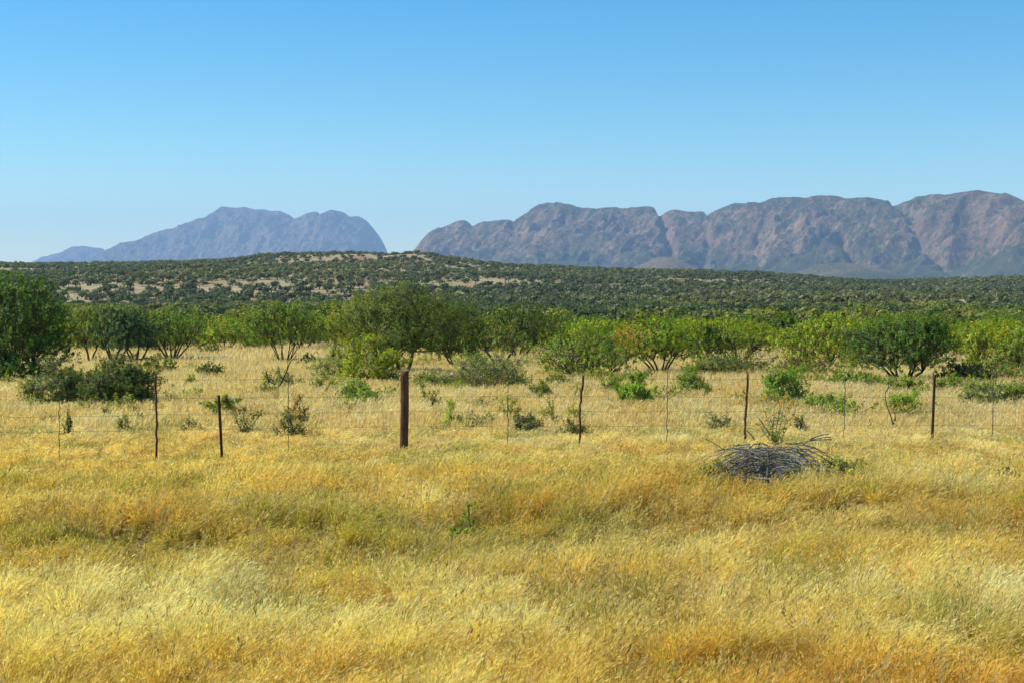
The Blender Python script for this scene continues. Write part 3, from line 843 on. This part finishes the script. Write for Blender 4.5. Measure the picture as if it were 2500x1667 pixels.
for yl, ym, yr in ((926, 922, 926), (974, 965, 968), (1016, 1002, 1003), (1054, 1038, 1036)):
    yy = np.interp(xs, [-250, 0, 988, 2500, 2750], [yl + 4, yl, ym, yr, yr])
    P = []
    for i in range(len(xs) - 1):
        A, B = at(xs[i], yy[i], fence_D(xs[i])), at(xs[i + 1], yy[i + 1], fence_D(xs[i + 1]))
        for t_ in np.linspace(0, 1, 9)[:-1]:
            q = A + (B - A) * t_
            q[2] -= .02 * 4 * t_ * (1 - t_)
            P.append(q)
    m_ = MB()
    m_.tube(np.array(P) - FO - [0, .012, 0], .0027, 5)
    link('fence_wire', m_.mesh('fence_wire', M_WIRE, True), fence)
p = ground_at(541, 1100)
sp = post('short_post', [(534, 964), (537, 1020), (541, 1100)], 3.4, M_IRON, '', False, 9, parent=None, off=np.zeros(3), dD=-0.5)
tag(sp, 'short dark leaning post, lower than the fence posts, at left', 'post')

# ------------------------------------------------------------------ bush belt: individual trees, then the rest
rng = np.random.default_rng(2024)
KIND = [('yellow-green flat-topped', (0.115, 0.148, 0.013)), ('mid-green rounded', (0.075, 0.112, 0.016)), ('dark green dense', (0.042, 0.070, 0.016))]
protos = []
for k, (nm, c) in enumerate(KIND):
    for v in range(3):
        protos.append((k, plant_meshes(900 + k * 10 + v, 4.4 + .5 * v, 2.25 + .2 * k, 0.30 if k else 0.26, c, stems=5, leaf=0.105, nclump=24, twig=.10, flat=(0.36, .48, .42)[k], dens=1.1, spray=.42)))
ZONE = [(430, 'behind the left clump of trees'), (620, 'above the grass glade'), (830, 'behind the umbrella tree'), (1180, 'behind the main tree'), (1400, 'behind the broad dark tree'),
        (1760, 'behind the orange-flecked tree'), (2060, 'behind the flat-crowned tree'), (2330, 'behind the big right tree'), (9999, 'near the right edge')]
placed = []
tries = 0
while len(placed) < 185 and tries < 60000:
    tries += 1
    D = 96 + 70 * rng.random() ** 0.75
    x = rng.uniform(-120, 2620)
    X = (x - CX) / FPX * D
    if D < np.interp(x, [-200, 400, 470, 900, 960, 1500, 1600, 3000], [104, 112, 128, 126, 112, 112, 98, 98]):
        continue
    if any((X - q[0]) ** 2 + (D - q[1]) ** 2 < 3.2 ** 2 for q in placed):
        continue
    placed.append((X, D, x))
for (X, D, x) in sorted(placed, key=lambda q: q[1]):
    patch = vn(X / 22, D / 20, 77) + rng.normal(0, .16)
    far = D > 122
    k = 0 if patch > (0.62 if far else 0.45) else (1 if patch > 0.25 else 2)
    tm, cm = protos[k * 3 + rng.integers(3)][1]
    zone = next(z for lim, z in ZONE if x < lim)
    lb = '%s acacia in the %s bush belt %s' % (KIND[k][0], 'far' if far else 'near', zone)
    r_ = link('acacia_tree', None, None, (X, D, float(gz(X, D)) - .05), rng.uniform(0, 6.28))
    s_ = rng.uniform(0.58, 1.10)
    r_.scale = (s_ * rng.uniform(1.0, 1.35), s_ * rng.uniform(1.0, 1.35), s_)
    tag(r_, lb, 'tree', '%s bush belt trees, %s rows, %s' % (KIND[k][0], 'far' if far else 'near', zone))
    link('trunk', tm, r_)
    link('crown', cm, r_)

def crown_proto(seed, n, leaf, W=1.0, H=0.62):
    """unit-width low-detail tree: leaf clumps through the crown and a short trunk"""
    rg = np.random.default_rng(seed)
    nc = 9
    th = rg.uniform(0, 6.28, nc)
    rr = np.sqrt(rg.random(nc)) * .36
    C = np.stack([rr * np.cos(th), rr * np.sin(th), H * (.62 + .2 * rg.random(nc)) * (1 - .9 * rr ** 2)], 1)
    P = C[rg.integers(nc, size=n)] + rg.normal(0, 1, (n, 3)) * [.105, .105, .075]
    P[:, 2] = np.clip(P[:, 2], .15 * H, H)
    nrm = unit(rg.normal(0, .5, (n, 3)) + [0, 0, .45] + .7 * unit(P - [0, 0, .3 * H]))
    ax = unit(np.cross(nrm, rg.normal(0, 1, (n, 3))))
    bx = np.cross(nrm, ax)
    s_ = leaf * rg.uniform(.6, 1.3, (n, 1))
    A, B = ax * s_, bx * s_ * .7
    V = np.stack([P - A - B * .5, P - A * .1 - B, P + A, P - A * .1 + B], 1).reshape(-1, 3)
    tk = MB()
    for q in range(3):
        a_ = rg.uniform(0, 6.28)
        tk.tube(np.array([[0, 0, -.05], [.05 * cos(a_), .05 * sin(a_), H * .3], [.16 * cos(a_), .16 * sin(a_), H * .6]]), [.022, .016, .010], 3)
    TV, TQ = np.vstack(tk.V), np.vstack(tk.Q)
    tone = np.concatenate([1 + .18 * rg.normal(0, 1, n), np.full(len(TQ), -1.0)])
    return np.vstack([V, TV]), np.vstack([np.arange(4 * n).reshape(n, 4), TQ + 4 * n]), tone

def scatter(name, pts, size, cols, protos_, label, zscale=None):
    rg = np.random.default_rng(len(pts))
    Vs, Qs, Cs, off = [], [], [], 0
    which = rg.integers(len(protos_), size=len(pts))
    for pi_, (PV, PQ, tone) in enumerate(protos_):
        idx = np.nonzero(which == pi_)[0]
        if not len(idx):
            continue
        an = rg.uniform(0, 6.28, len(idx))
        c, s = np.cos(an), np.sin(an)
        S = size[idx]
        zs = S * rg.uniform(.8, 1.15, len(idx))
        X = (PV[None, :, 0] * c[:, None] - PV[None, :, 1] * s[:, None]) * S[:, None] + pts[idx, 0, None]
        Y = (PV[None, :, 0] * s[:, None] + PV[None, :, 1] * c[:, None]) * S[:, None] + pts[idx, 1, None]
        Z = PV[None, :, 2] * zs[:, None] + pts[idx, 2, None]
        Vs.append(np.stack([X, Y, Z], -1).reshape(-1, 3))
        Qs.append((PQ[None] + (np.arange(len(idx)) * len(PV))[:, None, None]).reshape(-1, 4) + off)
        cc = cols[idx][:, None, :] * np.maximum(tone, .3)[None, :, None]
        cc[:, tone < 0] = (.05, .04, .03)
        Cs.append(cc.reshape(-1, 3))
        off += len(idx) * len(PV)
    o = link(name, mesh_np(name, np.vstack(Vs), np.vstack(Qs), M_LEAF, np.clip(np.vstack(Cs), .006, .5)))
    return tag(o, label, 'bushveld', kind='stuff')

# mid distance, 150-470 m
n = 9000
D = 148 + (478 - 148) * np.sqrt(rng.random(n))
X = rng.uniform(-.42, .42, n) * D
keep = rng.random(n) < np.clip(.26 + .9 * (fbm(X / 30, D / 45, 3, 61) - .28), 0, 1) * (1 - .5 * np.clip((D - 380) / 60, 0, 1))
X, D = X[keep], D[keep]
Z = np.maximum(gz(X, D), hill_z(X, D))
patch = fbm(X / 45, D / 55, 3, 78) + rng.normal(0, .07, len(X)) - np.clip((D - 230) / 700, 0, .16)
ca, cb2, cc_ = np.array((0.20, 0.215, 0.020)), np.array((0.13, 0.175, 0.026)), np.array((0.075, 0.11, 0.032))
col = np.where((patch > .50)[:, None], ca, np.where((patch > .38)[:, None], cb2, cc_))
col = col * rng.uniform(.62, 1.35, (len(X), 1))
MID = [crown_proto(300 + k, 420, .070) for k in range(6)]
scatter('bush_belt', np.stack([X, D, Z - .1], 1), rng.uniform(3.2, 5.4, len(X)) * (1 - .30 * np.clip((D - 250) / 150, 0, 1)), col, MID, 'dense belt of small acacias merging into one green mass below the hill')

# the hill
band = np.array([(-200, 700), (105, 702), (400, 706), (600, 704), (900, 704), (1050, 712), (1250, 722), (1500, 730), (1700, 734), (2000, 738), (2500, 744), (2700, 746)], float)
HX, HY = np.meshgrid(np.linspace(-600, 600, 241), np.linspace(440, 1300, 430))
HZ = hill_z(HX, HY)
def img_y(X, Y, Z):
    return HOR - (Z - EYE) / Y * FPX
n = 24000
D = np.sqrt(470 ** 2 + (1420 ** 2 - 470 ** 2) * rng.random(n))
X = rng.uniform(-.42, .42, n) * D
Z = hill_z(X, D)
yi, xi = img_y(X, D, Z), X / D * FPX + CX
dy = yi - np.interp(xi, band[:, 0], band[:, 1])
dens = .95 * (1 + .35 * np.clip((xi - 1100) / 700, -.2, 1)) * np.clip(.25 + 2.6 * (fbm(X / 45, D / 60, 3, 91) - .28), 0.2, 1)
glade = np.exp(-((dy + 2) / 4.5) ** 2) * np.clip(.5 + 2.2 * (fbm(X / 60, D / 400, 2, 15) - .35), .2, 1)
dens = dens * (1 - .5 * np.clip(glade, 0, 1))
dry = np.exp(-((xi - 930) / 110) ** 2) * np.exp(-((D - 1230) / 130) ** 2)
dens = dens * (1 - .6 * dry)
keep = rng.random(n) < dens
X, D, Z, dry = X[keep], D[keep], Z[keep], dry[keep]
tone = fbm(X / 120, D / 150, 3, 33)[:, None]
c1, c2 = np.array((0.082, 0.104, 0.040)), np.array((0.135, 0.15, 0.048))
col = (c1 + (c2 - c1) * np.clip((tone - .3) * 2.5, 0, 1)) * np.array([1.12, 1.1, .95])
col = col * (1 - dry[:, None] * .5) + np.array((.11, .085, .05)) * dry[:, None] * .5
col = col * rng.uniform(.75, 1.25, (len(X), 1))
FAR = [crown_proto(400 + k, 90, .125) for k in range(6)]
scatter('hill_bush', np.stack([X, D, Z - .15], 1), rng.uniform(2.6, 6.0, len(X)) * (1 - .2 * np.clip((D - 900) / 500, 0, 1)), col, FAR, 'scattered dark bush covering the slope of the low hill')

# ------------------------------------------------------------------ grass
PAL = np.array([(0.80, 0.70, 0.36), (0.75, 0.60, 0.23), (0.69, 0.52, 0.14), (0.63, 0.43, 0.09), (0.33, 0.34, 0.05)])   # cream, straw, gold, tawny, green

HOLLOW = [(ground_at(x, y), r) for x, y, r in ((330, 1272, .9), (420, 1282, 1.0), (1150, 1252, .8), (1050, 1262, .7), (770, 1262, .6), (822, 1458, .45), (1480, 1458, .5), (2010, 1225, .6), (640, 1460, .35), (1590, 1235, .5))]
def hollow(X, Y):
    f = 0.0
    for p_, r_ in HOLLOW:
        f = np.maximum(f, np.exp(-(((X - p_[0]) / (1.5 * r_)) ** 2 + ((Y - p_[1]) / (.8 * r_)) ** 2)))
    return f

CREAM = [(ground_at(2240, 1170), .85, .7), (ground_at(2000, 1185), .45, .5), (ground_at(1060, 1205), .4, .5), (ground_at(560, 1400), .3, .4), (ground_at(150, 1380), .4, .4), (ground_at(1500, 1250), .4, .5)]

def grass(name, X, Y, h, wd, pal, segs, heads, seed, label, lean=0.24, headsz=1.0, splay=None):
    rg = np.random.default_rng(seed)
    n = len(X)
    Z = gz(X, Y) - .02
    az = rg.uniform(0, 2 * pi, n)
    wx, wy = np.cos(az) * wd, np.sin(az) * wd
    b = rg.normal(0, .13, (n, 2)) * h[:, None] + (splay if splay is not None else 0)
    b[:, 0] += lean * h * rg.uniform(.4, 1.5, n)
    base = np.stack([X, Y, Z], 1)
    ts = np.linspace(0, 1, segs + 1)
    C = [base + np.stack([b[:, 0] * t_ ** 2, b[:, 1] * t_ ** 2, h * t_ * (1 - .12 * t_)], 1) for t_ in ts]
    V = np.empty((n, (segs + 1) * 2, 3), np.float32)
    for i, t_ in enumerate(ts):
        ww = (1 - .75 * t_)
        V[:, 2 * i] = C[i] - np.stack([wx, wy, 0 * wx], 1) * ww
        V[:, 2 * i + 1] = C[i] + np.stack([wx, wy, 0 * wx], 1) * ww
    q = np.array([[2 * i, 2 * i + 1, 2 * i + 3, 2 * i + 2] for i in range(segs)])
    Q = (q[None] + (np.arange(n) * (segs + 1) * 2)[:, None, None]).reshape(-1, 4)
    col = np.repeat(pal, segs, 0)
    Vs, Qs, Cs = [V.reshape(-1, 3)], [Q], [col]
    if heads:
        sel = np.nonzero(rg.random(n) < heads[0])[0]
        m = heads[1]
        t_ = rg.uniform(.68, 1.06, (len(sel), m))
        P = base[sel][:, None] + np.stack([b[sel, 0, None] * t_ ** 2, b[sel, 1, None] * t_ ** 2, h[sel, None] * t_ * (1 - .12 * t_)], -1)
        P = P + rg.normal(0, .012 * headsz, P.shape)
        ax = unit(rg.normal(0, .22, P.shape) + np.stack([2 * b[sel, 0, None] * t_, 2 * b[sel, 1, None] * t_, h[sel, None] * (1 - .24 * t_)], -1) / h[sel, None, None])
        bx = unit(np.cross(ax, rg.normal(0, 1, P.shape)))
        sz = (headsz * rg.uniform(.014, .030, (len(sel), m)))[..., None]
        mb = MB()
        pc = np.clip(pal[sel][:, None] * rg.uniform(.85, 1.15, (len(sel), m, 1)) + np.array([.03, .025, .01]), 0, .8)
        mb.cards(P.reshape(-1, 3), (ax * sz).reshape(-1, 3), (bx * sz * .20).reshape(-1, 3), pc.reshape(-1, 3))
        off = len(Vs[0])
        Vs.append(mb.V[0])
        Qs.append(mb.Q[0] + off)
        Cs.append(mb.C[0])
    return np.vstack(Vs), np.vstack(Qs), np.vstack(Cs)

def grass_obj(name, label, chunks):
    off, V, Q, C = 0, [], [], []
    for v, q, c in chunks:
        V.append(v); Q.append(q + off); C.append(c); off += len(v)
    tag(link(name, mesh_np(name, np.vstack(V), np.vstack(Q), M_GRASS, np.vstack(C))), label, 'grass', kind='stuff')

def pal_at(X, Y, rg, verge=True):
    n = len(X)
    f = fbm(X / 1.7, Y / 2.2, 3, 201)
    f2 = fbm(X / .8, Y / .8, 2, 207)
    gr = fbm(X / 1.0 + 30, Y / 1.2, 3, 213)
    k = 1.75 - 2.2 * (f - .5) - 1.6 * (f2 - .5) + rg.normal(0, .45, n)
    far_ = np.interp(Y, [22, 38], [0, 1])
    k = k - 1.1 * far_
    if verge:
        k = k - 1.45 * np.exp(-((Y - 13.2) / 1.5) ** 2)
        k = k + (.35 + 1.3 * np.clip((X + .6) / 2.4, 0, 1)) * np.clip((11.9 - Y) / 1.4, 0, 1)
        k = k + .35 * np.exp(-((Y - 21) / 3.5) ** 2)
        for p_, rx_, ry_ in CREAM:
            k = k - 1.9 * np.exp(-(((X - p_[0]) / rx_) ** 2 + ((Y - p_[1]) / ry_) ** 2))
    k = np.clip(k, 0, 3)
    i = np.floor(k).astype(int).clip(0, 2)
    c = PAL[i] * (1 - (k - i))[:, None] + PAL[i + 1] * (k - i)[:, None]
    og = (np.clip((X - .2) / 2.2, 0, 1) * np.clip((12.0 - Y) / 1.4, 0, 1))[:, None] if verge else 0.0
    c = c * (1 - og * np.array([-.02, .06, .14]))
    gsel = np.clip((gr - (.575 if verge else .62)) * 5, 0, .6)
    if verge:
        gsel = gsel + .35 * np.exp(-((Y - 17.2 - 1.2 * np.sin(X * .35)) / 1.1) ** 2)
    if verge:
        gsel = gsel + .6 * hollow(X, Y)
    gsel = np.where(rg.random(n) < np.clip(gsel, 0, .9), rg.uniform(.5, 1, n), 0)[:, None]
    c = c * (1 - gsel) + PAL[4] * gsel
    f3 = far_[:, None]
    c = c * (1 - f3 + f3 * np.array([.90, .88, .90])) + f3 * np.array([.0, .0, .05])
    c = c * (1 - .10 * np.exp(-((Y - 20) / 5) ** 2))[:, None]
    return np.clip(c * (1 + .16 * rg.normal(0, 1, (n, 1))), .02, .85)

def fan(n, d0, d1, rg, margin=1.6, spread=.40):
    Y = np.sqrt(d0 ** 2 + (d1 ** 2 - d0 ** 2) * rg.random(n))
    X = rg.uniform(-1, 1, n) * (spread * Y + margin)
    return X, Y

rg = np.random.default_rng(11)
ch = []
def tuft_shift(X, Y, rg, cell, pull):
    """draw stalks together into tufts"""
    wx_ = X + .9 * Y * .37 + 2.2 * cell * fbm(X / cell / 3, Y / cell / 3, 2, 71)
    wy_ = Y - X * .41 + 2.2 * cell * fbm(X / cell / 3 + 9, Y / cell / 3, 2, 72)
    cx_, cy_ = np.floor(wx_ / cell), np.floor(wy_ / cell)
    tx = (cx_ + _hash(cx_, cy_, 5)) * cell - wx_
    ty = (cy_ + _hash(cx_, cy_, 6)) * cell - wy_
    return X + tx * pull, Y + ty * pull, _hash(cx_, cy_, 7) - .5
for (nb, d0, d1, wd, segs, heads, hs) in ((170000, 6.5, 12.5, .0021, 3, (.55, 7), 1.0), (230000, 12.5, 20.5, .0027, 3, (.5, 6), 1.15), (300000, 20.5, 34.5, .0042, 2, (.45, 4), 1.6)):
    X, Y = fan(nb, d0, d1, rg)
    Xt, Yt, th_ = tuft_shift(X, Y, rg, .46, .64)
    hh = .30 + .45 * fbm(X / 1.9, Y / 1.9, 3, 221) + .27 * th_ + .06 * rg.normal(0, 1, nb)
    hh = hh * (1 - .35 * np.exp(-((Y - 17.3 - 1.2 * np.sin(X * .35)) / .9) ** 2)) * np.interp(Y, [17, 22, 27, 31], [1, .9, .55, .45])
    for p_, rx_, ry_ in CREAM:
        hh = hh * (1 + .35 * np.exp(-(((X - p_[0]) / rx_) ** 2 + ((Y - p_[1]) / ry_) ** 2)))
    hh = np.clip(hh * (1 - .75 * hollow(X, Y)), .10, 1.1) * rg.uniform(.6, 1.1, nb)
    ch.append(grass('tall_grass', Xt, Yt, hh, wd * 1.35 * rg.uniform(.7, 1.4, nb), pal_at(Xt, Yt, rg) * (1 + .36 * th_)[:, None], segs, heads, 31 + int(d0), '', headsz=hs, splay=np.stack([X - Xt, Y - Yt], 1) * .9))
X, Y = fan(3800, 7.5, 20, rg)
ch.append(grass('tall_grass', X, Y, rg.uniform(.5, .92, len(X)), .0022 * rg.uniform(.7, 1.3, len(X)), np.array((.50, .38, .16)) * rg.uniform(.55, 1.35, (len(X), 1)), 3, (1.0, 9), 99, '', headsz=1.25, lean=.2))
grass_obj('tall_grass', 'tall dry golden grass with pale seed heads filling the verge', ch)
ch = []
for (nb, d0, d1, wd, heads, hs, h0) in ((210000, 34.0, 55, .0075, (.3, 3), 2.2, .36), (230000, 55, 90, .013, None, 1, .34), (120000, 90, 165, .028, None, 1, .36)):
    X, Y = fan(nb, d0, d1, rg, 2.0)
    dk = fbm(X / 3.5, Y / 3.5, 3, 241)
    sel = rg.random(nb) < np.clip(.35 + 1.6 * (dk - .25), .15, 1)
    X, Y = X[sel], Y[sel]
    m = len(X)
    Xt, Yt, th_ = tuft_shift(X, Y, rg, .55, .4)
    hh = np.clip(h0 * (.55 + .8 * fbm(X / 2.4, Y / 2.4, 2, 231)) * rg.uniform(.6, 1.25, m), .1, .7)
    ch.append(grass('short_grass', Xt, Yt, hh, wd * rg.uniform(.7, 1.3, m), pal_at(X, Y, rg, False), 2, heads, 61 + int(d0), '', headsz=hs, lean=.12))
grass_obj('short_grass', 'pale dry grass covering the open ground beyond the fence', ch)

# ------------------------------------------------------------------ haze
hz = bpy.data.materials.new('haze')
hz.use_nodes = True
t = hz.node_tree
t.nodes.remove(t.nodes['Principled BSDF'])
pv = N(t, 'ShaderNodeVolumePrincipled')
pv.inputs['Color'].default_value = (0.38, 0.62, 1.0, 1)
pv.inputs['Density'].default_value = 0.000068
t.links.new(pv.outputs[0], t.nodes['Material Output'].inputs['Volume'])
x0, x1, y0, y1, z0, z1 = -14500, 14500, -200, 18500, -9, 900
V = [(x, y, z) for z in (z0, z1) for y in (y0, y1) for x in (x0, x1)]
Q = [(0, 2, 3, 1), (4, 5, 7, 6), (0, 1, 5, 4), (2, 6, 7, 3), (0, 4, 6, 2), (1, 3, 7, 5)]
h_o = link('haze', mesh_np('haze', np.array(V), np.array(Q), hz))
tag(h_o, 'pale blue haze filling the air before the mountains', 'haze', kind='stuff')
